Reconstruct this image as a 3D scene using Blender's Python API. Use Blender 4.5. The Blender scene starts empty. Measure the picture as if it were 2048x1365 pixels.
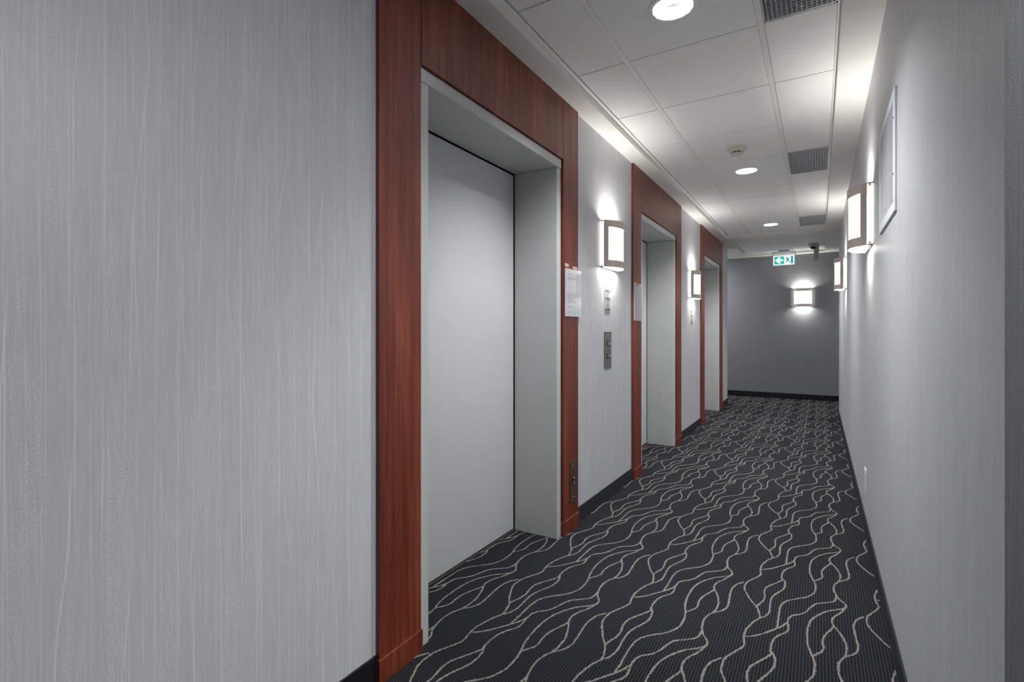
import bpy, bmesh, math, random
from mathutils import Vector, Matrix
random.seed(7)
scene = bpy.context.scene
C = scene.collection
PI = math.pi

# ------------------------------------------------------------------ camera, world, exposure
TH = 0.5476                       # the view is turned towards the elevator wall
CAM_H = 1.1312
cam_data = bpy.data.cameras.new('camera')
cam = bpy.data.objects.new('camera', cam_data)
C.objects.link(cam)
cam.location = (0, 0, CAM_H)
cam.rotation_euler = (PI/2, 0, TH)
cam_data.sensor_fit = 'HORIZONTAL'
cam_data.sensor_width = 36.0
cam_data.lens = 36.0*1006.75/2048.0
cam_data.shift_y = -(682.5-663.0)/2048.0
cam_data.clip_start = 0.02
scene.camera = cam

world = bpy.data.worlds.new('world')
scene.world = world
world.use_nodes = True
world.node_tree.nodes['Background'].inputs[0].default_value = (0.8, 0.85, 0.9, 1)
world.node_tree.nodes['Background'].inputs[1].default_value = 0.05

vs = scene.view_settings
vs.view_transform = 'Standard'
vs.look = 'None'
vs.exposure = 1.26
vs.gamma = 1.0
vs.use_curve_mapping = False

DOWNLIGHT_W = 18.0
SCONCE_W = 2.2
DIFFUSER_E = 0.38

# ------------------------------------------------------------------ dimensions (metres)
WALL_X = -1.216                   # wallpaper plane of the elevator wall
WOOD_X = -1.200                   # face of the wooden casings
RIGHT_X = 0.2248
SOFFIT = 2.410
TILE_Z = 2.448
CAS_Y = [1.153, 3.738, 6.323]     # near edge of each casing
TW, OW = 0.200, 1.157
CAS_W = 2*TW+OW
END_Y = 9.606
LEFT_END = 8.434
RIGHT_END = 7.900
RIGHT_NEAR = 0.973
BACK_Y = -1.70
BASE_H = 0.092

# ------------------------------------------------------------------ materials
def srgb(r, g, b):
    def f(c):
        c /= 255.0
        return c/12.92 if c <= 0.04045 else ((c+0.055)/1.055)**2.4
    return (f(r), f(g), f(b), 1.0)

class NT:
    def __init__(self, name):
        self.m = bpy.data.materials.new(name)
        self.m.use_nodes = True
        self.t = self.m.node_tree
        self.b = self.t.nodes['Principled BSDF']
    def n(self, kind, **kw):
        nd = self.t.nodes.new(kind)
        for k, v in kw.items():
            if hasattr(nd, k): setattr(nd, k, v)
        return nd
    def l(self, a, b): self.t.links.new(a, b)
    def math(self, op, a, b=None, clamp=False):
        nd = self.t.nodes.new('ShaderNodeMath'); nd.operation = op; nd.use_clamp = clamp
        for i, x in enumerate((a, b)):
            if x is None: continue
            if isinstance(x, (int, float)): nd.inputs[i].default_value = x
            else: self.l(x, nd.inputs[i])
        return nd.outputs[0]
    def noise(self, vec, scale, detail=2.0, rough=0.5):
        nd = self.t.nodes.new('ShaderNodeTexNoise')
        nd.inputs['Scale'].default_value = scale
        nd.inputs['Detail'].default_value = detail
        nd.inputs['Roughness'].default_value = rough
        self.l(vec, nd.inputs['Vector'])
        return nd.outputs['Fac']
    def comb(self, x, y, z):
        nd = self.t.nodes.new('ShaderNodeCombineXYZ')
        for i, v in enumerate((x, y, z)):
            if isinstance(v, (int, float)): nd.inputs[i].default_value = v
            else: self.l(v, nd.inputs[i])
        return nd.outputs[0]
    def pos(self):
        g = self.t.nodes.new('ShaderNodeNewGeometry')
        s = self.t.nodes.new('ShaderNodeSeparateXYZ')
        self.l(g.outputs['Position'], s.inputs[0])
        return g.outputs['Position'], s.outputs[0], s.outputs[1], s.outputs[2]
    def ramp(self, fac, stops):
        nd = self.t.nodes.new('ShaderNodeValToRGB')
        el = nd.color_ramp.elements
        while len(el) < len(stops): el.new(0.5)
        for e, (p, c) in zip(el, stops): e.position = p; e.color = c
        self.l(fac, nd.inputs[0])
        return nd.outputs[0]
    def bump(self, h, strength, dist):
        nd = self.t.nodes.new('ShaderNodeBump')
        nd.inputs['Strength'].default_value = strength
        nd.inputs['Distance'].default_value = dist
        self.l(h, nd.inputs['Height'])
        self.l(nd.outputs[0], self.b.inputs['Normal'])
    def set(self, **kw):
        for k, v in kw.items(): self.b.inputs[k.replace('_', ' ')].default_value = v

def plain(name, col, rough=0.5, metal=0.0, var=0.04, scale=30.0, coat=0.0, spec=0.5, bump=0.0):
    """a painted or moulded surface: colour with a faint mottling"""
    t = NT(name)
    p, x, y, z = t.pos()
    f = t.noise(p, scale, 3.0)
    lo = tuple(c*(1-var) for c in col[:3])+(1,)
    hi = tuple(min(1, c*(1+var)) for c in col[:3])+(1,)
    t.l(t.ramp(f, [(0.3, lo), (0.7, hi)]), t.b.inputs['Base Color'])
    t.set(Roughness=rough, Metallic=metal, Coat_Weight=coat, Specular_IOR_Level=spec)
    if bump: t.bump(f, bump, 0.001)
    return t.m

def emit(name, col, strength, base=(0.8, 0.8, 0.8, 1)):
    t = NT(name)
    t.set(Base_Color=base, Roughness=0.5, Emission_Color=col, Emission_Strength=strength)
    p, x, y, z = t.pos()
    f = t.noise(p, 12.0, 1.0)
    t.l(t.ramp(f, [(0.3, base), (0.7, tuple(c*0.97 for c in base[:3])+(1,))]), t.b.inputs['Base Color'])
    return t.m

def wallpaper(name, dark, light, amount=1.0):
    """vinyl wall covering: fine upright threads, wandering pale lines, patches of speckle"""
    t = NT(name)
    p, x, y, z = t.pos()
    s = t.math('ADD', x, y)
    def frac_line(freq, amp, wf, zf, seed, width):
        wob = t.noise(t.comb(t.math('MULTIPLY', s, wf), t.math('MULTIPLY', z, zf), seed), 1.0, 1.0)
        q = t.math('MULTIPLY', t.math('ADD', s, t.math('MULTIPLY', t.math('SUBTRACT', wob, 0.5), amp)), freq)
        d = t.math('ABSOLUTE', t.math('SUBTRACT', t.math('FRACT', q), 0.5))
        ln = t.math('SUBTRACT', 1.0, t.math('DIVIDE', d, width), True)
        brk = t.noise(t.comb(t.math('MULTIPLY', s, 17.0), t.math('MULTIPLY', z, 2.6), seed+7.0), 1.0, 1.0)
        return t.math('MULTIPLY', ln, t.math('MULTIPLY', t.math('SUBTRACT', brk, 0.36), 4.0, True))
    l1 = frac_line(21.0, 0.05, 4.0, 0.35, 0.0, 0.040)
    l2 = frac_line(9.0, 0.16, 5.0, 1.3, 3.0, 0.018)
    l3 = frac_line(33.0, 0.06, 6.0, 0.25, 5.0, 0.060)
    line = t.math('ADD', l1, t.math('ADD', l2, t.math('MULTIPLY', l3, 0.6)))
    fine = t.noise(t.comb(t.math('MULTIPLY', s, 260.0), t.math('MULTIPLY', z, 9.0), 0.3), 1.0, 2.0)
    grain = t.noise(t.comb(t.math('MULTIPLY', s, 430.0), t.math('MULTIPLY', z, 380.0), 6.0), 1.0, 2.0, 0.7)
    spk = t.noise(t.comb(t.math('MULTIPLY', s, 360.0), t.math('MULTIPLY', z, 300.0), 2.0), 1.0, 1.0)
    msk = t.noise(t.comb(t.math('MULTIPLY', s, 19.0), t.math('MULTIPLY', z, 1.6), 9.0), 1.0, 2.0)
    spk = t.math('MULTIPLY', t.math('MULTIPLY', t.math('SUBTRACT', spk, 0.54), 7.0, True), t.math('MULTIPLY', t.math('SUBTRACT', msk, 0.44), 5.0, True))
    v = t.math('ADD', t.math('MULTIPLY', fine, 0.30), t.math('MULTIPLY', grain, 0.42))
    v = t.math('ADD', v, t.math('MULTIPLY', line, 0.28*amount))
    v = t.math('ADD', v, t.math('MULTIPLY', spk, 0.36*amount))
    t.l(t.ramp(v, [(0.12, dark), (0.90, light)]), t.b.inputs['Base Color'])
    t.set(Roughness=0.42, Specular_IOR_Level=0.45)
    t.bump(v, 0.35, 0.0012)
    return t.m

def wood(name):
    t = NT(name)
    p, x, y, z = t.pos()
    oi = t.n('ShaderNodeObjectInfo')
    s = t.math('ADD', t.math('ADD', x, y), t.math('MULTIPLY', oi.outputs['Random'], 3.0))
    fine = t.noise(t.comb(t.math('MULTIPLY', s, 330.0), t.math('MULTIPLY', z, 5.0), 0.0), 1.0, 3.0, 0.6)
    mid = t.noise(t.comb(t.math('MULTIPLY', s, 40.0), t.math('MULTIPLY', z, 1.1), 2.0), 1.0, 2.0)
    big = t.noise(t.comb(t.math('MULTIPLY', s, 6.0), t.math('MULTIPLY', z, 1.0), 5.0), 1.0, 2.0)
    v = t.math('ADD', t.math('MULTIPLY', fine, 0.38), t.math('ADD', t.math('MULTIPLY', mid, 0.34), t.math('MULTIPLY', big, 0.28)))
    t.l(t.ramp(v, [(0.32, srgb(60, 21, 11)), (0.5, srgb(110, 47, 29)), (0.69, srgb(154, 80, 53))]), t.b.inputs['Base Color'])
    t.set(Roughness=0.42, Coat_Weight=0.15, Coat_Roughness=0.36, Specular_IOR_Level=0.4)
    t.bump(fine, 0.08, 0.0006)
    return t.m

def carpet(name):
    """loop pile in ribs that run along the corridor"""
    t = NT(name)
    p, x, y, z = t.pos()
    wob = t.noise(t.comb(t.math('MULTIPLY', x, 30.0), t.math('MULTIPLY', y, 60.0), 0.0), 1.0, 2.0)
    xs = t.math('ADD', x, t.math('MULTIPLY', t.math('SUBTRACT', wob, 0.5), 0.0035))
    rib = t.math('ADD', t.math('MULTIPLY', t.math('SINE', t.math('MULTIPLY', xs, 2*PI/0.0098)), 0.5), 0.5)
    tuft = t.noise(t.comb(t.math('MULTIPLY', x, 330.0), t.math('MULTIPLY', y, 260.0), 0.0), 1.0, 2.0, 0.7)
    blot = t.noise(p, 3.0, 2.0)
    v = t.math('ADD', t.math('MULTIPLY', rib, 0.34), t.math('ADD', t.math('MULTIPLY', tuft, 0.58), t.math('MULTIPLY', blot, 0.10)))
    t.l(t.ramp(v, [(0.22, srgb(12, 12, 15)), (0.5, srgb(33, 34, 38)), (0.8, srgb(60, 60, 65))]), t.b.inputs['Base Color'])
    t.set(Roughness=0.95, Specular_IOR_Level=0.1)
    t.bump(v, 0.8, 0.004)
    return t.m

M = {}
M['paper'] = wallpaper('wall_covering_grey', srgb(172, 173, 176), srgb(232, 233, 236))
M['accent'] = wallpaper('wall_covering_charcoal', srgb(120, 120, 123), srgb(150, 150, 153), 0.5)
M['wood'] = wood('mahogany_veneer')
M['carpet'] = carpet('carpet_ribbed')
M['yarn'] = plain('carpet_taupe_yarn', srgb(128, 123, 117), 0.95, var=0.35, scale=500.0, spec=0.1, bump=0.6)
M['basecarpet'] = plain('cove_base_charcoal', srgb(46, 47, 52), 0.85, var=0.25, scale=160.0, spec=0.2, bump=0.3)
M['baseblack'] = plain('cove_base_black', srgb(24, 24, 27), 0.55, var=0.1, scale=60.0, spec=0.3)
M['frame'] = plain('enamel_light_grey', srgb(196, 198, 195), 0.38, var=0.015, scale=8.0)
M['door'] = plain('enamel_door', srgb(204, 204, 205), 0.36, var=0.012, scale=5.0)
M['shadowgap'] = plain('gap_black', srgb(12, 12, 13), 1.0, var=0.1, spec=0.0)
M['soffit'] = plain('soffit_paint', srgb(232, 230, 225), 0.75, var=0.015, scale=5.0, spec=0.25)
M['tile'] = plain('ceiling_tile_board', srgb(243, 242, 240), 0.85, var=0.012, scale=200.0, spec=0.15)
M['tee'] = plain('grid_steel_white', srgb(238, 237, 233), 0.5, var=0.01, scale=20.0)
M['plenum'] = plain('plenum_dark', srgb(30, 30, 30), 0.95, var=0.1)
M['nickel'] = plain('brushed_nickel', srgb(212, 200, 190), 0.45, metal=0.2, var=0.05, scale=60.0)
M['steel'] = plain('plate_steel_grey', srgb(128, 124, 118), 0.42, metal=0.6, var=0.05, scale=80.0)
M['bronze'] = plain('plate_bronze', srgb(96, 82, 70), 0.42, metal=0.5, var=0.06, scale=80.0)
M['chrome'] = plain('screw_bright', srgb(230, 230, 232), 0.2, metal=1.0, var=0.02)
M['black'] = plain('plastic_black', srgb(18, 18, 20), 0.3, var=0.05)
M['button'] = plain('button_silver', srgb(170, 170, 168), 0.35, metal=0.3, var=0.05)
M['whiteplastic'] = plain('plastic_white', srgb(226, 224, 216), 0.45, var=0.015)
M['alu'] = plain('aluminium_white', srgb(234, 236, 240), 0.35, metal=0.0, var=0.02)
M['crate'] = plain('eggcrate_grey', srgb(205, 205, 208), 0.45, metal=0.2, var=0.04)
M['paperwhite'] = plain('notice_paper', srgb(222, 223, 226), 0.25, var=0.01, coat=0.4)
M['ink'] = plain('print_grey', srgb(120, 120, 126), 0.6, var=0.1)
M['inkblack'] = plain('print_black', srgb(40, 40, 42), 0.6, var=0.1)
M['placard'] = plain('placard_silver', srgb(196, 196, 195), 0.4, var=0.02)
M['tape'] = plain('tape_pink', srgb(205, 172, 160), 0.35, var=0.06, scale=90.0)
M['greypaint'] = plain('bracket_grey', srgb(178, 177, 176), 0.4, metal=0.2, var=0.02)
M['smoke'] = plain('detector_ivory', srgb(214, 207, 194), 0.5, var=0.015)
M['glow'] = emit('sconce_diffuser', (1.0, 0.95, 0.91, 1), DIFFUSER_E, (0.42, 0.41, 0.40, 1))
M['glowside'] = emit('sconce_side_glass', (1.0, 0.98, 0.90, 1), 1.1)
M['lamp'] = emit('lamp_tube', (0.96, 0.98, 1.0, 1), 1.5)
M['reflector'] = plain('reflector_mirror', srgb(240, 241, 245), 0.24, metal=0.9, var=0.02, scale=25.0, bump=0.8)
M['signgreen'] = emit('sign_green', srgb(20, 165, 150), 0.45, srgb(20, 120, 105))
M['signwhite'] = emit('sign_white', srgb(225, 250, 246), 0.55, srgb(150, 165, 160))
M['signteal'] = emit('sign_teal', srgb(25, 150, 165), 0.42, srgb(25, 110, 125))
M['signdark'] = emit('sign_figure', srgb(30, 90, 90), 0.18, srgb(20, 50, 50))

def acrylic(name, tint, alpha):
    t = NT(name)
    t.set(Base_Color=tint, Roughness=0.08, Transmission_Weight=0.0, Alpha=alpha, Specular_IOR_Level=0.6, Coat_Weight=0.5)
    p, x, y, z = t.pos()
    f = t.noise(p, 40.0, 3.0)
    t.l(t.math('ADD', t.math('MULTIPLY', f, 0.15), 0.03), t.b.inputs['Roughness'])
    return t.m
M['acrylic'] = acrylic('clear_acrylic', (0.75, 0.75, 0.77, 1), 0.28)

# ------------------------------------------------------------------ mesh helpers
class MB:
    def __init__(self): self.v = []; self.f = []; self.mi = []
    def add(self, vs, fs, mi=0):
        o = len(self.v); self.v += [tuple(v) for v in vs]
        for f in fs: self.f.append(tuple(o+i for i in f)); self.mi.append(mi)
    def box(self, x0, x1, y0, y1, z0, z1, mi=0):
        vs = [(x, y, z) for z in (z0, z1) for y in (y0, y1) for x in (x0, x1)]
        self.add(vs, [(0, 2, 3, 1), (4, 5, 7, 6), (0, 1, 5, 4), (2, 6, 7, 3), (0, 4, 6, 2), (1, 3, 7, 5)], mi)
        return self
    def prism(self, pts, axis, a, b, mi=0):
        """closed polygon pts in the plane across `axis`, from a to b along it"""
        def P(p, t):
            if axis == 'x': return (t, p[0], p[1])
            if axis == 'y': return (p[0], t, p[1])
            return (p[0], p[1], t)
        n = len(pts)
        self.add([P(p, a) for p in pts]+[P(p, b) for p in pts],
                 [tuple(range(n))[::-1], tuple(range(n, 2*n))]+[(i, (i+1) % n, n+(i+1) % n, n+i) for i in range(n)], mi)
        return self
    def lathe(self, prof, n=32, c=(0, 0, 0), axis='z', close=False):
        """profile (r, h) turned about `axis`"""
        vs = []
        for r, hh in prof:
            for k in range(n):
                a = 2*PI*k/n
                p = (r*math.cos(a), r*math.sin(a), hh)
                if axis == 'x': p = (p[2], p[0], p[1])
                if axis == 'y': p = (p[0], p[2], p[1])
                vs.append((p[0]+c[0], p[1]+c[1], p[2]+c[2]))
        fs = []
        for i in range(len(prof)-1):
            for k in range(n):
                fs.append((i*n+k, i*n+(k+1) % n, (i+1)*n+(k+1) % n, (i+1)*n+k))
        if close:
            fs.append(tuple(range(n))[::-1]); fs.append(tuple((len(prof)-1)*n+k for k in range(n)))
        self.add(vs, fs)
        return self
    def build(self, name, mat, parent=None, bevel=0.0, smooth=False, seg=2):
        me = bpy.data.meshes.new(name)
        me.from_pydata(self.v, [], self.f)
        mats = mat if isinstance(mat, (list, tuple)) else [mat]
        for m in mats: me.materials.append(m)
        for p, i in zip(me.polygons, self.mi): p.material_index = i
        bm = bmesh.new(); bm.from_mesh(me)
        bmesh.ops.recalc_face_normals(bm, faces=bm.faces)
        if bevel > 0:
            bmesh.ops.bevel(bm, geom=bm.edges[:], offset=bevel, segments=seg, profile=0.5, affect='EDGES', clamp_overlap=True)
        bm.to_mesh(me); bm.free()
        if smooth:
            for p in me.polygons: p.use_smooth = True
        o = bpy.data.objects.new(name, me)
        C.objects.link(o)
        if parent: o.parent = parent
        return o

def smooth_by_angle(o, deg=35):
    me = o.data
    for p in me.polygons: p.use_smooth = True
    bm = bmesh.new(); bm.from_mesh(me)
    for e in bm.edges:
        if len(e.link_faces) == 2 and e.calc_face_angle(0) > math.radians(deg): e.smooth = False
    bm.to_mesh(me); bm.free()

def tag(o, label, cat, group=None, kind=None):
    o['label'] = label; o['category'] = cat
    if group: o['group'] = group
    if kind: o['kind'] = kind
    return o
def empty(name, loc=(0, 0, 0), rz=0.0):
    o = bpy.data.objects.new(name, None); C.objects.link(o)
    o.location = loc; o.rotation_euler = (0, 0, rz); o.empty_display_size = 0.05
    return o
def copy_tree(o, parent=None):
    c = o.copy(); C.objects.link(c); c.parent = parent
    for ch in list(o.children): copy_tree(ch, c)
    return c
def S(o, label, cat): return tag(o, label, cat, kind='structure')

# ------------------------------------------------------------------ structure
X_FAR, X_NEAR = -3.2, 3.2
fl = MB().box(X_FAR-0.1, X_NEAR+0.1, BACK_Y-0.1, END_Y+0.1, -0.06, 0.0).build('floor', M['carpet'])
S(fl, 'charcoal ribbed carpet with wandering taupe lines over the whole corridor', 'carpet')

# carpet pattern: one repeat traced on the floor plane, laid out on its lattice
def ray_floor(u, v):
    a = (u-1024)/1006.75; b = (663.0-v)/1006.75
    c, s = math.cos(TH), math.sin(TH)
    t = -CAM_H/b
    return ((-s+a*c)*t, (c+a*s)*t)
def tr(pts): return [ray_floor(1440+x*400/1496, 1000+y*400/1496) for x, y in pts]
V1 = (0.0, 0.6155); V2 = (-0.440, 0.055)
curves = [tr(c) for c in (
    [(905,385),(885,393),(850,398),(790,405),(730,425),(692,450),(673,490),(672,540),(685,580),(705,615),(715,650),(710,690),(682,715),(640,732),(580,742),(515,755),(472,775),(450,810),(443,850),(435,905),(425,965)],
    [(1005,432),(965,445),(947,465),(945,490),(955,525),(965,560),(965,585),(942,602),(890,615),(860,635),(850,662),(856,690),(868,715),(890,745),(925,772),(942,795),(930,822)],
    [(868,715),(866,742),(850,764),(790,773),(720,780),(680,805),(645,840),(600,858),(550,866),(517,885),(505,915),(470,945),(425,965),(370,985),(300,1010),(240,1022),(190,1025)],
    [(505,915),(510,945),(510,975),(490,995),(440,1015),(402,1045),(385,1085),(380,1130),(385,1155)],
    [(470,600),(430,620),(380,640),(345,660),(331,690),(336,730),(320,760),(290,785),(275,805)],
    [(465,590),(482,610),(488,632),(482,658),(458,682),(412,710),(382,745),(375,790),(370,835),(350,865),(325,880),(297,886)],
    [(190,635),(182,665),(200,705),(240,765),(275,805),(290,840),(296,885),(250,915),(210,955),(185,995),(178,1040),(180,1085),(150,1115),(90,1150),(45,1180)],
    [(932,820),(900,850),(852,880),(838,915),(850,945),(840,965),(800,1000),(772,1040),(768,1080),(775,1115),(760,1140),(720,1160),(690,1175)],
    [(850,945),(890,990),(925,1045),(945,1095),(946,1145),(932,1175)],
)]
N0 = tr([(190, 635)])[0]
curves[6].append((N0[0]-V1[0], N0[1]-V1[1]))
def spline(pts, step=0.0045):
    out = []
    P = [pts[0]]+list(pts)+[pts[-1]]
    for i in range(1, len(P)-2):
        p0, p1, p2, p3 = P[i-1:i+3]
        L = math.hypot(p2[0]-p1[0], p2[1]-p1[1]); n = max(1, int(L/step))
        for k in range(n):
            t = k/n
            out.append(tuple(0.5*((2*b)+(-a+c)*t+(2*a-5*b+4*c-d)*t*t+(-a+3*b-3*c+d)*t**3) for a, b, c, d in zip(p0, p1, p2, p3)))
    out.append(pts[-1])
    return out
curves = [spline(c) for c in curves]
rects = [(WALL_X, RIGHT_X, BACK_Y, END_Y), (RIGHT_X, X_NEAR, BACK_Y, RIGHT_NEAR), (RIGHT_X, X_NEAR, RIGHT_END, END_Y), (X_FAR, WALL_X, LEFT_END, END_Y)]
rects += [(-1.478, WALL_X, e+TW+0.05, e+TW+OW-0.05) for e in CAS_Y]
def inside(p): return any(a <= p[0] <= b and c <= p[1] <= d for a, b, c, d in rects)
pv, pf = [], []
rnd = random.Random(3)
for i in range(-9, 9):
    for j in range(-8, 20):
        ox, oy = V2[0]*i+V1[0]*j, V2[1]*i+V1[1]*j
        for c in curves:
            prev = None
            for k, p in enumerate(c):
                q = (p[0]+ox, p[1]+oy)
                if not inside(q): prev = None; continue
                a = c[max(0, k-1)]; b = c[min(len(c)-1, k+1)]
                dx, dy = b[0]-a[0], b[1]-a[1]; L = math.hypot(dx, dy) or 1
                nx, ny = -dy/L, dx/L
                w1 = 0.0034+rnd.uniform(-0.0018, 0.0018); w2 = 0.0034+rnd.uniform(-0.0018, 0.0018)
                zt = 0.0018+rnd.uniform(-0.0004, 0.0006)
                n0 = len(pv)
                pv += [(q[0]+nx*w1, q[1]+ny*w1, 0.0004), (q[0], q[1], zt), (q[0]-nx*w2, q[1]-ny*w2, 0.0004)]
                if prev is not None:
                    pf += [(prev, prev+1, n0+1, n0), (prev+1, prev+2, n0+2, n0+1)]
                prev = n0
me = bpy.data.meshes.new('carpet_pattern'); me.from_pydata(pv, [], pf); me.materials.append(M['yarn'])
o = bpy.data.objects.new('carpet_pattern', me); C.objects.link(o); o.parent = fl
o['kind'] = 'stuff'; o['label'] = 'taupe yarn lines woven through the carpet'

# elevator wall: solid pieces between and above the three openings
w = MB()
TOP = TILE_Z+0.12
ys = [BACK_Y]
for e in CAS_Y: ys += [e+TW-0.004, e+TW+OW+0.004]
ys.append(LEFT_END)
for a, b in zip(ys[0::2], ys[1::2]): w.box(-1.62, WALL_X, a, b, 0, TOP)
for e in CAS_Y: w.box(-1.62, WALL_X, e+TW-0.004, e+TW+OW+0.004, 2.074, TOP)
w.box(X_FAR, -1.62, LEFT_END-0.14, LEFT_END, 0, TOP)
S(w.build('wall_left', M['paper']), 'pale grey thread-textured wall with the three elevator doors', 'wall')

blk = MB().box(RIGHT_X, X_NEAR, RIGHT_NEAR, RIGHT_END, 0, TOP)
blk = blk.build('wall_right', [M['paper'], M['accent']])
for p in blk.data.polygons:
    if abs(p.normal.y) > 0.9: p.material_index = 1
S(blk, 'long pale grey wall facing the elevators with dark charcoal ends', 'wall')
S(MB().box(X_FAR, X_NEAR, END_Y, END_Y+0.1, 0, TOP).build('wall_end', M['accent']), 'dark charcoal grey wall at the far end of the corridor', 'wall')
S(MB().box(-1.62, X_NEAR, BACK_Y-0.1, BACK_Y, 0, TOP).build('wall_back', M['accent']), 'dark charcoal wall behind the viewpoint', 'wall')
S(MB().box(X_NEAR, X_NEAR+0.1, BACK_Y-0.1, END_Y+0.1, 0, TOP).build('wall_side', M['paper']), 'pale grey wall closing the side passages on the right', 'wall')
S(MB().box(X_FAR-0.1, X_FAR, LEFT_END-0.14, END_Y+0.1, 0, TOP).build('wall_passage', M['paper']), 'pale grey wall closing the far passage on the left', 'wall')

# cove bases
def base(name, label, mat, x0, x1, y0, y1):
    return S(MB().box(x0, x1, y0, y1, 0, BASE_H).build(name, mat, bevel=0.002), label, 'baseboard')
segs = [(BACK_Y, CAS_Y[0], 'before the first elevator casing'), (CAS_Y[0]+CAS_W, CAS_Y[1], 'between the first and second elevators'),
        (CAS_Y[1]+CAS_W, CAS_Y[2], 'between the second and third elevators'), (CAS_Y[2]+CAS_W, LEFT_END, 'past the third elevator')]
for i, (a, b, t) in enumerate(segs):
    base('baseboard_left', 'low charcoal carpet base along the wall '+t, M['basecarpet'] if i else M['baseblack'], WALL_X, WALL_X+0.007, a, b)
base('baseboard_right', 'low charcoal carpet base along the right wall', M['basecarpet'], RIGHT_X-0.007, RIGHT_X, RIGHT_NEAR, RIGHT_END)
base('baseboard_end', 'low black base along the dark end wall', M['baseblack'], X_FAR, X_NEAR, END_Y-0.007, END_Y)
base('baseboard_near', 'low black base on the dark near end of the right wall', M['baseblack'], RIGHT_X, X_NEAR, RIGHT_NEAR-0.007, RIGHT_NEAR)

# ------------------------------------------------------------------ ceiling: painted soffit, two trays of tiles
TX0, TX1 = -1.090, 0.078
T1 = (-1.264, 7.46); T2 = (7.98, 9.46)
c = MB()
ZT = TOP-0.01
c.box(X_FAR, TX0, BACK_Y, END_Y, SOFFIT, ZT)
c.box(TX1, X_NEAR, BACK_Y, END_Y, SOFFIT, ZT)
for a, b in ((BACK_Y, T1[0]), (T1[1], T2[0]), (T2[1], END_Y)): c.box(TX0, TX1, a, b, SOFFIT, ZT)
ceil = S(c.build('ceiling', M['soffit']), 'white painted ceiling border around two trays of square tiles', 'ceiling')
pl = MB().box(TX0, TX1, T1[0], T1[1], TILE_Z+0.10, TILE_Z+0.11).build('plenum', M['plenum'], ceil)
MB().box(TX0, TX1, T2[0], T2[1], TILE_Z+0.10, TILE_Z+0.11).build('plenum', M['plenum'], ceil)
XL, XM1, XM2, XR = -1.0663, -0.8036, -0.2136, 0.0645
TEE = 0.012
def angle(x0, x1, y0, y1):
    MB().box(x0, x1, y0, y1, TILE_Z-0.002, TILE_Z+0.004).build('wall_angle', M['tee'], ceil)
for t0, t1 in (T1, T2):
    angle(TX0, XL, t0, t1); angle(XR, TX1, t0, t1)
    angle(XL, XR, t0, t0+0.022); angle(XL, XR, t1-0.022, t1)
    for xm in (XM1, XM2):
        MB().box(xm-TEE, xm+TEE, t0+0.022, t1-0.022, TILE_Z-0.0015, TILE_Z+0.004).build('grid_tee', M['tee'], ceil)
tilecache = {}
def tile(x0, x1, y0, y1, hole=None, mat='tile'):
    w_, l_ = x1-x0, y1-y0
    key = (round(w_, 3), round(l_, 3), hole)
    if key not in tilecache:
        m = MB()
        if hole:
            n = 40
            ring = [(hole*math.cos(2*PI*k/n), hole*math.sin(2*PI*k/n)) for k in range(n)]
            outer = []
            for k in range(n):
                a = 2*PI*k/n; cx, sy = math.cos(a), math.sin(a)
                q = min((w_/2)/abs(cx) if abs(cx) > 1e-9 else 9, (l_/2)/abs(sy) if abs(sy) > 1e-9 else 9)
                outer.append((cx*q, sy*q))
            corners = [(w_/2, l_/2), (-w_/2, l_/2), (-w_/2, -l_/2), (w_/2, -l_/2)]
            for cx, cy in corners:
                k = min(range(n), key=lambda i: (outer[i][0]-cx)**2+(outer[i][1]-cy)**2); outer[k] = (cx, cy)
            vs = [(p[0], p[1], 0) for p in ring]+[(p[0], p[1], 0) for p in outer]+[(p[0], p[1], 0.015) for p in outer]+[(p[0], p[1], 0.015) for p in ring]
            fs = []
            for k in range(n):
                k2 = (k+1) % n
                fs += [(k, k2, n+k2, n+k), (n+k, n+k2, 2*n+k2, 2*n+k), (2*n+k, 2*n+k2, 3*n+k2, 3*n+k), (3*n+k, 3*n+k2, k2, k)]
            m.add(vs, fs)
            o = m.build('ceiling_tile', M[mat], ceil)
        else:
            o = m.box(-w_/2, w_/2, -l_/2, l_/2, 0, 0.015).build('ceiling_tile', M[mat], ceil, bevel=0.0012, seg=1)
        tilecache[key] = o.data
    else:
        o = bpy.data.objects.new('ceiling_tile', tilecache[key]); C.objects.link(o); o.parent = ceil
    o.location = ((x0+x1)/2, (y0+y1)/2, TILE_Z)
    return o
G = 0.0030
HOLE = 0.084
cols = [(XL+0.0045, XM1-TEE-0.0012), (XM1+TEE+0.0012, XM2-TEE-0.0012), (XM2+TEE+0.0012, XR-0.0012)]
rows1 = [1.786+0.61*i for i in range(-5, 10)]+[T1[1]-0.022]
rows1[0] = T1[0]+0.022
GR = (0, 4, 8)
LIGHTS, GRILLES = [], []
for k in range(len(rows1)-1):
    i = k-5
    a, b = rows1[k]+G, rows1[k+1]-G
    for j, (x0, x1) in enumerate(cols):
        if j == 2 and i in GR: GRILLES.append((x0, x1, a, b)); continue
        if j == 1 and i in GR:
            tile(x0, x1, a, b, HOLE); LIGHTS.append(((x0+x1)/2, (a+b)/2)); continue
        tile(x0, x1, a, b)
rows2 = [T2[0]+0.022, 8.44, 9.05, T2[1]-0.022]
for k in range(3):
    for x0, x1 in cols: tile(x0, x1, rows2[k]+G, rows2[k+1]-G)

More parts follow.
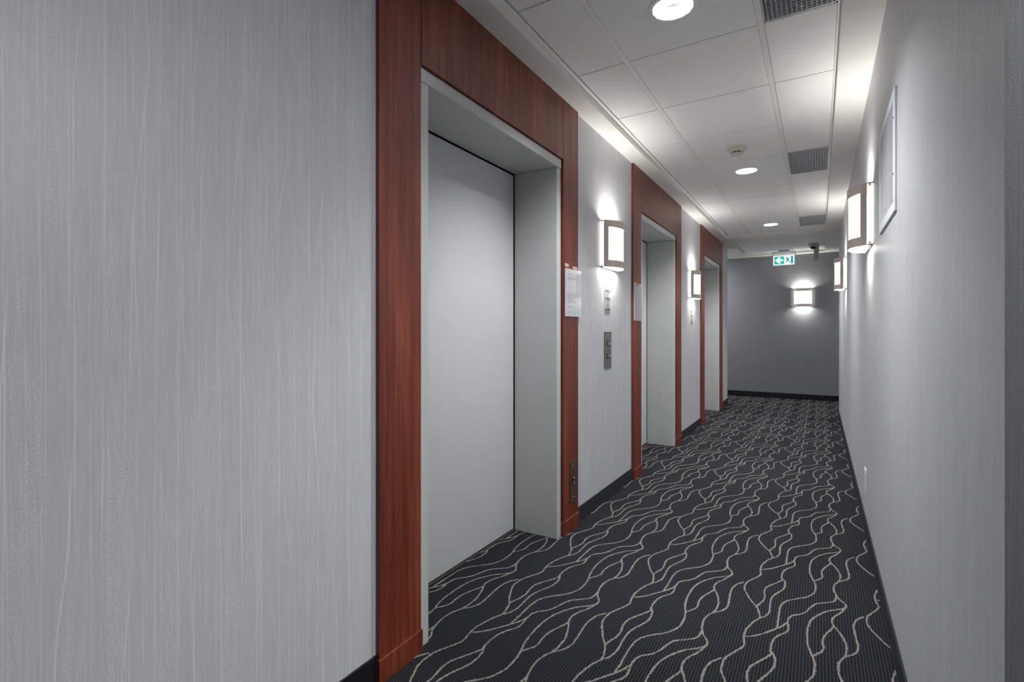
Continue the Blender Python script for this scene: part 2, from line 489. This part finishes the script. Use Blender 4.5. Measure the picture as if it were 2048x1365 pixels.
# egg-crate return grilles
NAMES = {0: 'second', 1: 'first', 2: 'third'}
gl = ['nearest egg-crate ceiling grille, cut by the top of the frame',
      'egg-crate ceiling grille beside the middle downlight', 'farthest egg-crate ceiling grille beside the last downlight']
for (x0, x1, a, b), lab in zip(sorted(GRILLES, key=lambda g: g[2]), gl):
    t = tag(empty('ceiling_grille', ((x0+x1)/2, (a+b)/2, TILE_Z)), lab, 'grille', 'egg-crate ceiling grilles')
    W2, L2 = (x1-x0)/2, (b-a)/2
    f = MB()
    f.box(-W2, W2, -L2, -L2+0.008, 0.0, 0.014); f.box(-W2, W2, L2-0.008, L2, 0.0, 0.014)
    f.box(-W2, -W2+0.006, -L2, L2, 0.0, 0.014); f.box(W2-0.006, W2, -L2, L2, 0.0, 0.014)
    f.build('frame', M['crate'], t)
    g = MB()
    n1 = 15
    for k in range(1, n1):
        x = -W2+2*W2*k/n1; g.box(x-0.0011, x+0.0011, -L2+0.008, L2-0.008, 0.001, 0.0125)
    n2 = 32
    for k in range(1, n2):
        y = -L2+2*L2*k/n2; g.box(-W2+0.006, W2-0.006, y-0.0009, y+0.0009, 0.0015, 0.012)
    o = g.build('eggcrate_core', M['crate'], t); o['kind'] = 'stuff'
    MB().box(-W2, W2, -L2, L2, 0.020, 0.023).build('duct_back', M['ink'], t)

# ------------------------------------------------------------------ recessed downlights
def downlight(x, y, label):
    t = tag(empty('downlight', (x, y, TILE_Z)), label, 'downlight', 'recessed round downlights')
    r = HOLE
    o = MB().lathe([(r-0.004, -0.001), (r+0.012, -0.0035), (r+0.014, -0.0005), (r-0.002, 0.004), (r-0.006, 0.004)], 48).build('trim_ring', M['tee'], t); smooth_by_angle(o)
    o = MB().lathe([(r-0.004, 0.0), (r-0.008, 0.02), (r-0.018, 0.045), (r-0.034, 0.068), (0.02, 0.080), (0.001, 0.082)], 14).build('reflector', M['reflector'], t)
    lamp = MB()
    for s in (-1, 1):
        pr = [(0.001, -0.022), (0.008, -0.020), (0.0105, -0.012), (0.0105, 0.03), (0.0105, 0.035)]
        lamp.lathe([(a_, h_+0.042) for a_, h_ in pr], 12, (s*0.014, 0, 0))
    o = lamp.build('lamp', M['lamp'], t, smooth=True)
    ld = bpy.data.lights.new('downlight_lamp', 'AREA'); ld.shape = 'DISK'; ld.size = 0.06; ld.energy = DOWNLIGHT_W
    ld.color = (0.95, 0.975, 1.0); ld.spread = math.radians(132)
    lo = bpy.data.objects.new('downlight_lamp', ld); C.objects.link(lo); lo.parent = t
    lo.location = (0, 0, 0.060)
    return t
dl = ['nearest recessed downlight, cut by the top of the frame', 'middle recessed downlight next to the smoke detector', 'farthest recessed downlight near the exit sign']
for (x, y), lab in zip(sorted(LIGHTS, key=lambda p: p[1]), dl): downlight(x, y, lab)

def add_fill_lamp(x, y, label, power):
    """invented round fill lamp in the side passages, out of view, added to brighten the walls"""
    t = tag(empty('fill_lamp', (x, y, SOFFIT)), label, 'downlight', 'added fill lamps in the passages')
    o = MB().lathe([(0.10, 0.0), (0.115, -0.004), (0.115, -0.012), (0.10, -0.016)], 32).build('trim_ring', M['tee'], t); smooth_by_angle(o)
    MB().lathe([(0.10, -0.006), (0.001, -0.012)], 32).build('lens', M['lamp'], t, smooth=True)
    ld = bpy.data.lights.new('fill_light', 'AREA'); ld.shape = 'DISK'; ld.size = 0.19; ld.energy = power; ld.color = (0.95, 0.975, 1.0)
    lo = bpy.data.objects.new('fill_light', ld); C.objects.link(lo); lo.parent = t; lo.location = (0, 0, -0.018)
add_fill_lamp(1.20, 0.69, 'added round fill lamp, out of view in the near side passage', 26.0)  # unseen lamp, added to brighten the elevator wall from the right
add_fill_lamp(-2.2, 9.0, 'added round fill lamp, out of view in the far passage on the left', 14.0)  # added out of view to lift the dark end wall
add_fill_lamp(1.6, 8.8, 'added round fill lamp, out of view in the far passage on the right', 14.0)  # second unseen fill lamp added for the end wall

# ------------------------------------------------------------------ elevators: casing (trim) and door
ORD = ['nearest', 'middle', 'farthest']
casing_src = door_src = None
def make_casing():
    t = empty('trim_1')
    XB = -1.236
    g = 0.0015
    def board(name, y0, y1, z0, z1, x1=WOOD_X, parent=t):
        return MB().box(XB, x1, y0, y1, z0, z1).build(name, M['wood'], parent, bevel=0.0016)
    for a in (0.0, TW+OW):
        board('stile', a+(g if a else 0), a+TW-(0 if a else g), 0.0, SOFFIT)
        board('plinth', a-0.003, a+TW+0.003, 0.0, 0.078, WOOD_X+0.005)
    MB().box(XB, WOOD_X, TW+g, TW+OW-g, 2.078, SOFFIT).build('header_panel', M['wood'], t, bevel=0.0016)
    return t
def make_door():
    t = empty('door_1')
    J = 0.048; XF, XD = -1.212, -1.482
    y0, y1 = TW+0.004, TW+OW-0.006
    zt = 2.070
    MB().box(XD, XF, y0, y0+J, 0, zt-0.046).build('jamb', M['frame'], t, bevel=0.003)
    MB().box(XD, XF, y1-J, y1, 0, zt-0.046).build('jamb', M['frame'], t, bevel=0.003)
    MB().box(XD, XF+0.003, y0, y1, zt-0.045, zt).build('head', M['frame'], t, bevel=0.002)
    MB().box(XD-0.02, XD, y0+J+0.004, y1-J-0.010, 0.010, zt-0.055).build('door_panel', M['door'], t, bevel=0.001)
    MB().box(XD-0.045, XD-0.022, y0, y1, 0.0, zt).build('shaft_gap', M['shadowgap'], t)
    MB().box(XD-0.015, XD+0.003, y0+J, y1-J, -0.004, 0.0015).build('sill', M['steel'], t)
    return t
for i, e in enumerate(CAS_Y):
    if i == 0:
        casing_src, door_src = make_casing(), make_door(); tc, td = casing_src, door_src
    else:
        tc, td = copy_tree(casing_src), copy_tree(door_src)
    tc.name = 'trim_%d' % (i+1); td.name = 'door_%d' % (i+1)
    tc.location = td.location = (0, e, 0)
    S(tc, 'mahogany casing with header around the %s elevator door' % ORD[i], 'door casing')
    S(td, '%s elevator door, closed, in a white enamelled steel frame' % ORD[i], 'door')

# ------------------------------------------------------------------ wall sconces
def make_sconce():
    """bowed nickel shade with a square window; local: wall is y=0, front is -y, centre of height z=0"""
    t = empty('wall_sconce')
    HW, HH = 0.150, 0.1535
    D0, D1 = 0.024, 0.100
    def prof(s, off=0.0):                 # s in -1..1 along the bow
        a = s*math.radians(70)
        x = math.sin(a)/math.sin(math.radians(70))*(HW-off*0.8)
        y = -(D0+(D1-D0-off)*(math.cos(a)-math.cos(math.radians(70)))/(1-math.cos(math.radians(70))))
        return x, y
    N = 36
    wn = 0.80; wz = 0.109
    ss = sorted(set([-1+2*k/N for k in range(N+1)]+[-wn, wn]))
    zs = [-HH, -wz, wz, HH]
    def sheet(name, mat, off, thick, window, hh=None):
        m = MB()
        zz = zs if hh is None else [-hh, hh]
        cells = []
        for a in range(len(ss)-1):
            for b in range(len(zz)-1):
                mid = (ss[a]+ss[a+1])/2
                if window and b == 1 and -wn < mid < wn: continue
                cells.append((a, b))
        idx = {}
        def V(a, b, k):
            if (a, b, k) not in idx:
                x, y = prof(ss[a], off+(thick if k else 0)); idx[(a, b, k)] = len(m.v); m.v.append((x, y, zz[b]))
            return idx[(a, b, k)]
        cs = set(cells)
        for a, b in cells:
            m.f.append((V(a, b, 0), V(a+1, b, 0), V(a+1, b+1, 0), V(a, b+1, 0))); m.mi.append(0)
            m.f.append((V(a, b, 1), V(a, b+1, 1), V(a+1, b+1, 1), V(a+1, b, 1))); m.mi.append(0)
            for (na, nb), (p, q) in {(a-1, b): ((a, b), (a, b+1)), (a+1, b): ((a+1, b), (a+1, b+1)), (a, b-1): ((a, b), (a+1, b)), (a, b+1): ((a, b+1), (a+1, b+1))}.items():
                if (na, nb) not in cs:
                    m.f.append((V(*p, 0), V(*q, 0), V(*q, 1), V(*p, 1))); m.mi.append(0)
        o = m.build(name, mat, t); smooth_by_angle(o); return o
    sheet('shade', M['nickel'], 0.0, 0.003, True)
    sheet('diffuser', M['glow'], 0.006, 0.003, False, HH-0.004)
    MB().box(-HW+0.01, HW-0.01, -0.003, 0.0, -HH, HH).build('back_plate', M['whiteplastic'], t)
    for s in (-1, 1):
        MB().box(s*(HW-0.004)-0.003, s*(HW-0.004)+0.003, -D0+0.001, -0.0, -HH+0.006, HH-0.006).build('side_glass', M['glowside'], t, bevel=0.001)
        for zz in (-HH+0.012, HH-0.012):
            o = MB().lathe([(0.001, 0.006), (0.004, 0.006), (0.005, 0.004), (0.005, -0.004)], 12, (0, 0, 0), 'x').build('screw', M['bronze'], t, smooth=True)
            o.location = (s*(HW+0.001), -0.012, zz); o.rotation_euler = (0, 0, 0 if s > 0 else PI)
        MB().box(s*(HW-0.003)-0.004, s*(HW-0.003)+0.004, -D0+0.002, 0, -HH-0.001, -HH+0.006).build('bracket', M['steel'], t)
        MB().box(s*(HW-0.003)-0.004, s*(HW-0.003)+0.004, -D0+0.002, 0, HH-0.006, HH+0.001).build('bracket', M['steel'], t)
    MB().box(-HW+0.01, HW-0.01, -0.012, 0, -HH-0.002, -HH+0.004).build('bracket', M['steel'], t)
    MB().lathe([(0.001, -0.06), (0.009, -0.055), (0.010, 0.055), (0.001, 0.06)], 12, (0, -0.056, 0)).build('lamp', M['lamp'], t, smooth=True)
    ld = bpy.data.lights.new('sconce_lamp', 'AREA'); ld.shape = 'RECTANGLE'; ld.size = 0.16; ld.size_y = 0.035
    ld.energy = SCONCE_W; ld.color = (1.0, 0.97, 0.93); ld.spread = math.radians(170)
    for zz, rx in ((0.112, PI-math.radians(46)), (-0.105, math.radians(-30))):     # one throws its light up, one down, both leaning off the wall
        lo = bpy.data.objects.new('sconce_lamp', ld); C.objects.link(lo); lo.parent = t
        lo.location = (0, -0.045, zz); lo.rotation_euler = (rx, 0, 0)
    return t
sc = make_sconce()
SC = [((WALL_X, 3.248, 1.7035), PI/2, 'lit nickel wall sconce between the first and second elevators, above the call buttons'),
      ((WALL_X, 5.850, 1.645), PI/2, 'lit nickel wall sconce between the second and third elevators'),
      ((RIGHT_X, 3.165, 1.7080), -PI/2, 'lit nickel wall sconce on the right wall beside the white vent'),
      ((RIGHT_X, 5.925, 1.693), -PI/2, 'lit nickel wall sconce at the far end of the right wall'),
      ((-0.225, END_Y, 1.6875), 0.0, 'lit square wall sconce on the dark end wall below the exit sign')]
for i, (loc, rz, lab) in enumerate(SC):
    o = sc if i == 0 else copy_tree(sc)
    o.location = loc; o.rotation_euler = (0, 0, rz)
    tag(o, lab, 'sconce', 'nickel wall sconces')

# ------------------------------------------------------------------ smoke detector
t = tag(empty('smoke_detector', (-0.505, 3.93, TILE_Z)), 'round ivory smoke detector on a ceiling tile', 'smoke detector')
o = MB().lathe([(0.001, 0.0), (0.068, 0.0), (0.070, -0.006), (0.066, -0.011), (0.056, -0.013), (0.001, -0.013)], 40).build('base', M['smoke'], t); smooth_by_angle(o)
o = MB().lathe([(0.056, -0.012), (0.054, -0.026), (0.046, -0.030), (0.001, -0.030)], 40).build('body', M['smoke'], t); smooth_by_angle(o)
o = MB().lathe([(0.036, -0.028), (0.036, -0.041), (0.030, -0.041), (0.001, -0.041)], 32).build('vent_slot', M['black'], t); smooth_by_angle(o)
o = MB().lathe([(0.001, -0.040), (0.041, -0.040), (0.040, -0.046), (0.028, -0.050), (0.001, -0.051)], 32).build('cap', M['smoke'], t); smooth_by_angle(o)
for k in range(8):
    a = 2*PI*k/8+0.2
    MB().box(-0.003, 0.003, -0.002, 0.002, -0.041, -0.029).build('rib', M['smoke'], t).location = (0.037*math.cos(a), 0.037*math.sin(a), 0)

# ------------------------------------------------------------------ exit sign
EX, EY, EZ = -0.487, 9.26, 2.266
t = tag(empty('exit_sign', (EX, EY, TILE_Z)), 'green and white running-man exit sign with left arrow hanging from the ceiling', 'exit sign')
dz = EZ-TILE_Z
MB().box(-0.085, 0.085, -0.035, 0.035, -0.022, 0.0).build('canopy', M['greypaint'], t, bevel=0.003)
MB().box(-0.185, 0.185, -0.012, 0.012, -0.034, -0.020).build('mount_bar', M['alu'], t, bevel=0.002)
pan = MB().box(-0.185, 0.185, -0.004, 0.004, dz-0.112, -0.030).build('acrylic_panel', M['acrylic'], t, bevel=0.002)
rim = MB()
rim.box(-0.187, 0.187, -0.006, 0.006, dz-0.116, dz-0.110); rim.box(-0.187, -0.181, -0.006, 0.006, dz-0.112, -0.030); rim.box(0.181, 0.187, -0.006, 0.006, dz-0.112, -0.030)
rim.build('edge_rim', M['greypaint'], t)
PW, PH = 0.166, 0.084
field = MB().box(-PW, PW, -0.0065, 0.0065, dz-PH, dz+PH).build('white_field', M['signwhite'], t)
YF = -0.0068
def poly(name, pts, mat):
    return MB().prism([(x, z+dz) for x, z in pts], 'y', YF-0.0006, YF+0.0003).build(name, mat, t)
poly('green_field', [(-0.150, -0.070), (0.006, -0.070), (0.006, 0.070), (-0.150, 0.070)], M['signgreen'])
YF = -0.0076
poly('arrow', [(-0.138, 0.0), (-0.086, 0.054), (-0.040, 0.054), (-0.076, 0.017), (-0.012, 0.017), (-0.012, -0.017), (-0.076, -0.017), (-0.034, -0.054), (-0.084, -0.054)], M['signwhite'])
YF = -0.0068
poly('doorway', [(0.112, -0.068), (0.148, -0.068), (0.148, 0.070), (0.112, 0.070)], M['signteal'])
YF = -0.0076
fig = MB()
def limb(a, b, w):
    (x0, z0), (x1, z1) = a, b
    dx, dz_ = x1-x0, z1-z0; L = math.hypot(dx, dz_); nx, nz = -dz_/L*w, dx/L*w
    fig.prism([(x0+nx, z0+nz+dz), (x1+nx, z1+nz+dz), (x1-nx, z1-nz+dz), (x0-nx, z0-nz+dz)], 'y', YF-0.0006, YF+0.0003)
fig.prism([(0.043+0.010*math.cos(2*PI*k/14), 0.050+0.010*math.sin(2*PI*k/14)+dz) for k in range(14)], 'y', YF-0.0006, YF+0.0003)
limb((0.060, 0.034), (0.066, 0.000), 0.011)
limb((0.060, 0.034), (0.032, 0.020), 0.005); limb((0.032, 0.020), (0.010, 0.010), 0.004)
limb((0.064, 0.036), (0.084, 0.034), 0.004); limb((0.084, 0.034), (0.096, 0.014), 0.004)
limb((0.064, 0.002), (0.048, -0.024), 0.007); limb((0.048, -0.024), (0.034, -0.052), 0.005)
limb((0.068, 0.000), (0.080, -0.026), 0.007); limb((0.080, -0.026), (0.112, -0.028), 0.005)
fig.build('running_figure', M['signdark'], t)
t.scale = (0.9, 0.9, 0.9)

# ------------------------------------------------------------------ dome camera and hanging arm at the far ceiling
t = tag(empty('dome_camera', (-0.075, 8.80, TILE_Z)), 'small grey dome security camera with black bubble on the far ceiling', 'camera')
o = MB().lathe([(0.001, 0.0), (0.088, 0.0), (0.086, -0.012), (0.062, -0.055), (0.052, -0.060), (0.001, -0.060)], 32).build('housing', M['greypaint'], t); smooth_by_angle(o); t.scale = (0.82, 0.82, 0.82)
o = MB().lathe([(0.050, -0.058), (0.047, -0.078), (0.037, -0.094), (0.020, -0.103), (0.001, -0.105)], 28).build('dome', M['black'], t, smooth=True)
t = tag(empty('hanging_arm', (-0.034, 9.02, TILE_Z)), 'slim grey bracket arm hanging from the ceiling behind the dome camera', 'bracket')
MB().box(-0.034, 0.034, -0.02, 0.02, -0.235, 0.0).build('arm', M['greypaint'], t, bevel=0.003)
MB().box(-0.040, 0.040, -0.03, 0.03, -0.008, 0.0).build('ceiling_plate', M['greypaint'], t, bevel=0.002)
MB().box(-0.030, 0.030, -0.024, 0.024, -0.285, -0.235).build('end_cap', M['alu'], t, bevel=0.003)
MB().box(-0.026, 0.026, -0.0255, -0.0235, -0.262, -0.256).build('slot', M['ink'], t)

# ------------------------------------------------------------------ vent on the right wall
VY0, VY1, VZ0, VZ1 = 2.129, 2.635, 1.541, 1.964
t = tag(empty('wall_vent', (RIGHT_X, (VY0+VY1)/2, VZ0)), 'white metal vent cover with upright slots high on the right wall', 'vent')
HWV, HV = (VY1-VY0)/2, VZ1-VZ0
P = 0.007
def vb(name, y0, y1, z0, z1, x0, x1, mat='alu', bev=0.002):
    return MB().box(x0, x1, y0, y1, z0, z1).build(name, M[mat], t, bevel=bev)
vb('frame_rail', -HWV, HWV, 0, 0.038, -P, 0); vb('frame_rail', -HWV, HWV, HV-0.038, HV, -P, 0)
vb('frame_stile', -HWV, -HWV+0.048, 0.038, HV-0.038, -P, 0); vb('frame_stile', HWV-0.04, HWV, 0.038, HV-0.038, -P, 0)
vb('back', -HWV+0.048, HWV-0.04, 0.038, HV-0.038, -0.0044, 0, 'shadowgap', 0)  # black sheet in place of the shade behind the slats
y = -HWV+0.048
while y+0.022+0.009 < HWV-0.045:
    y += 0.022
    vb('slat', y, y+0.009, 0.038, HV-0.038, -P+0.0003, -0.003, 'alu', 0.0004); y += 0.009
for yy in (-HWV+0.022,):
    for zz in (0.13, HV-0.10):
        o = MB().lathe([(0.001, -0.003), (0.004, -0.002), (0.005, 0.0)], 10, (0, 0, 0), 'x').build('screw', M['chrome'], t, smooth=True)
        o.location = (-P, yy, zz)

# ------------------------------------------------------------------ power outlet on the right wall
t = tag(empty('power_outlet', (RIGHT_X, 3.440, 0.300)), 'white power outlet plate low on the right wall', 'outlet')
MB().box(-0.005, 0, -0.045, 0.045, -0.061, 0.061).build('plate', M['whiteplastic'], t, bevel=0.002)
for zz in (-0.026, 0.026):
    s_ = MB().box(-0.0062, -0.0045, -0.017, 0.017, zz-0.015, zz+0.015).build('socket', M['whiteplastic'], t, bevel=0.001)
    for yy in (-0.006, 0.006): MB().box(-0.0065, -0.006, yy-0.001, yy+0.001, zz-0.004, zz+0.006).build('slot', M['black'], s_)
o = MB().lathe([(0.001, -0.0015), (0.003, 0.0)], 10, (0, 0, 0), 'x').build('screw', M['chrome'], t, smooth=True); o.location = (-0.005, 0, 0)

# ------------------------------------------------------------------ plates and placards on the elevator wall
def screw(parent, x, y, z, r=0.004):
    o = MB().lathe([(0.0005, 0.003), (r*0.7, 0.0025), (r, 0.0)], 12, (0, 0, 0), 'x').build('screw', M['chrome'], parent, smooth=True)
    o.location = (x, y, z); return o
t = tag(empty('call_button_plate', (WALL_X, 3.228, 0.883)), 'grey steel elevator call plate with two square buttons', 'button plate')
MB().box(0, 0.006, -0.062, 0.062, 0, 0.245).build('plate', M['steel'], t, bevel=0.0015)
screw(t, 0.006, 0, 0.212); screw(t, 0.006, 0, 0.033)
for zc_, up in ((0.166, True), (0.082, False)):
    b = MB().box(0.005, 0.009, -0.033, 0.033, zc_-0.016, zc_+0.016).build('button', M['black'], t, bevel=0.001)
    MB().box(0.0085, 0.0105, 0.004, 0.029, zc_-0.012, zc_+0.012).build('lens', M['button'], b, bevel=0.001)
    sg = 1 if up else -1
    MB().prism([(-0.026, zc_-sg*0.007), (-0.006, zc_-sg*0.007), (-0.016, zc_+sg*0.009)], 'x', 0.0088, 0.0098).build('arrow_mark', M['button'], b)

def placard(y0, y1, z0, z1, label):
    t = tag(empty('wall_placard', (WALL_X, (y0+y1)/2, z0)), label, 'sign', 'small printed placards by the elevators')
    w2, hh = (y1-y0)/2, z1-z0
    MB().box(0, 0.003, -w2, w2, 0, hh).build('plate', M['placard'], t, bevel=0.0006)
    def bar(a, b, f0, f1, m): MB().box(0.0029, 0.0034, a*w2, b*w2, f0*hh, f1*hh).build('print_line', M[m], t)
    for f0, f1 in ((0.94, 0.975), (0.875, 0.905), (0.60, 0.635), (0.535, 0.565), (0.115, 0.15), (0.045, 0.085)): bar(-0.88, 0.9, f0, f1, 'inkblack')
    for k, f in enumerate((0.825, 0.785, 0.75, 0.715, 0.68)): bar(-0.6, (0.7, 0.55, 0.2, 0.25, 0.1)[k], f, f+0.012, 'ink')
    for k, f in enumerate((0.49, 0.45, 0.40, 0.345, 0.31, 0.275, 0.24, 0.20)): bar(-0.6+(0.3 if k == 3 else 0), (0.8, 0.85, 0.6, 0.2, 0.5, 0.65, 0.4, 0.7)[k], f, f+0.012, 'ink')
placard(3.172, 3.276, 1.262, 1.412, 'small printed placard above the elevator call buttons')
placard(5.795, 5.902, 1.220, 1.366, 'small printed placard under the sconce between the second and third elevators')

# notice in a clear holder on the first casing
t = tag(empty('notice_holder', (WOOD_X, 2.6325, 1.214)), 'typed white notice in a clear holder on the nearest elevator casing', 'notice')
MB().box(0.002, 0.004, -0.108, 0.108, 0.002, 0.266).build('paper_sheet', M['paperwhite'], t)
MB().box(0.0045, 0.0065, -0.111, 0.111, 0, 0.270).build('clear_cover', M['acrylic'], t, bevel=0.0006)
MB().box(0.0, 0.0018, -0.105, 0.060, 0.01, 0.260).build('backing', M['whiteplastic'], t)
def ln(a, b, z, hgt=0.003, m='ink'): MB().box(0.0039, 0.0043, a, b, z, z+hgt).build('print_line', M[m], t)
ln(-0.075, -0.045, 0.234); ln(-0.075, 0.055, 0.214, 0.005, 'ink'); ln(-0.08, -0.04, 0.205); ln(0.02, 0.075, 0.200)
for k, (b) in enumerate((0.06, 0.07, 0.05, 0.02)): ln(-0.08, b, 0.128-0.008*k, 0.0022)
for k, (b) in enumerate((0.03, 0.07, 0.06)): ln(-0.08, b, 0.108-0.007*k-0.012, 0.0022)
ln(-0.08, 0.06, 0.080, 0.0022); ln(-0.08, -0.06, 0.068); ln(-0.08, -0.04, 0.056); ln(-0.08, 0.01, 0.050)
ln(-0.085, -0.05, 0.022); ln(-0.02, 0.03, 0.018); ln(0.045, 0.085, 0.020); ln(0.0, 0.03, 0.010)
MB().box(0, 0.006, -0.108, -0.062, 0.274, 0.294).build('tape_tab', M['tape'], t, bevel=0.002)
MB().box(0, 0.006, -0.005, 0.055, 0.268, 0.288).build('tape_tab', M['tape'], t, bevel=0.004)
# empty clear holder on the second casing
t = tag(empty('clear_holder', (WOOD_X, 3.836, 1.214)), 'empty clear plastic sheet holder on the middle elevator casing', 'holder')
MB().box(0.001, 0.0028, -0.095, 0.106, 0, 0.285).build('back_sheet', M['acrylic'], t, bevel=0.0005)
MB().box(0.005, 0.0066, -0.095, 0.106, 0, 0.270).build('front_sheet', M['acrylic'], t, bevel=0.0005)
MB().box(0.001, 0.0066, -0.095, 0.106, 0, 0.002).build('bottom_fold', M['whiteplastic'], t)
MB().box(0.001, 0.0066, -0.096, -0.0945, 0, 0.285).build('side_fold', M['placard'], t)
MB().box(0, 0.006, -0.085, -0.050, 0.272, 0.288).build('tape_tab', M['tape'], t, bevel=0.002)
MB().box(0, 0.006, 0.030, 0.070, 0.268, 0.286).build('tape_tab', M['tape'], t, bevel=0.002)
# key plate low on the first casing
t = tag(empty('key_switch_plate', (WOOD_X, 2.634, 0.156)), 'bronze key switch plate low on the nearest elevator casing', 'switch plate')
MB().box(0, 0.004, -0.041, 0.041, 0, 0.238).build('plate', M['bronze'], t, bevel=0.001)
screw(t, 0.004, 0, 0.208); screw(t, 0.004, 0, 0.030)
w_ = MB().box(0.0035, 0.006, -0.018, 0.018, 0.098, 0.152).build('switch_window', M['black'], t, bevel=0.0008)
o = MB().lathe([(0.0005, 0.004), (0.008, 0.003), (0.009, 0.0)], 16, (0, 0, 0), 'x').build('key_barrel', M['steel'], w_, smooth=True); o.location = (0.006, 0, 0.138)
MB().box(0.0058, 0.0066, -0.008, 0.010, 0.118, 0.121).build('mark', M['button'], w_)
for q, (a, b) in enumerate((((-0.009, 0.113), (0.009, 0.115)), ((-0.009, 0.108), (-0.004, 0.114)), ((-0.006, 0.107), (0.008, 0.110)), ((0.004, 0.102), (0.010, 0.109)), ((-0.008, 0.101), (0.006, 0.104)))):
    MB().box(0.0058, 0.0066, a[0], b[0], a[1], b[1]).build('mark', M['button'], w_)
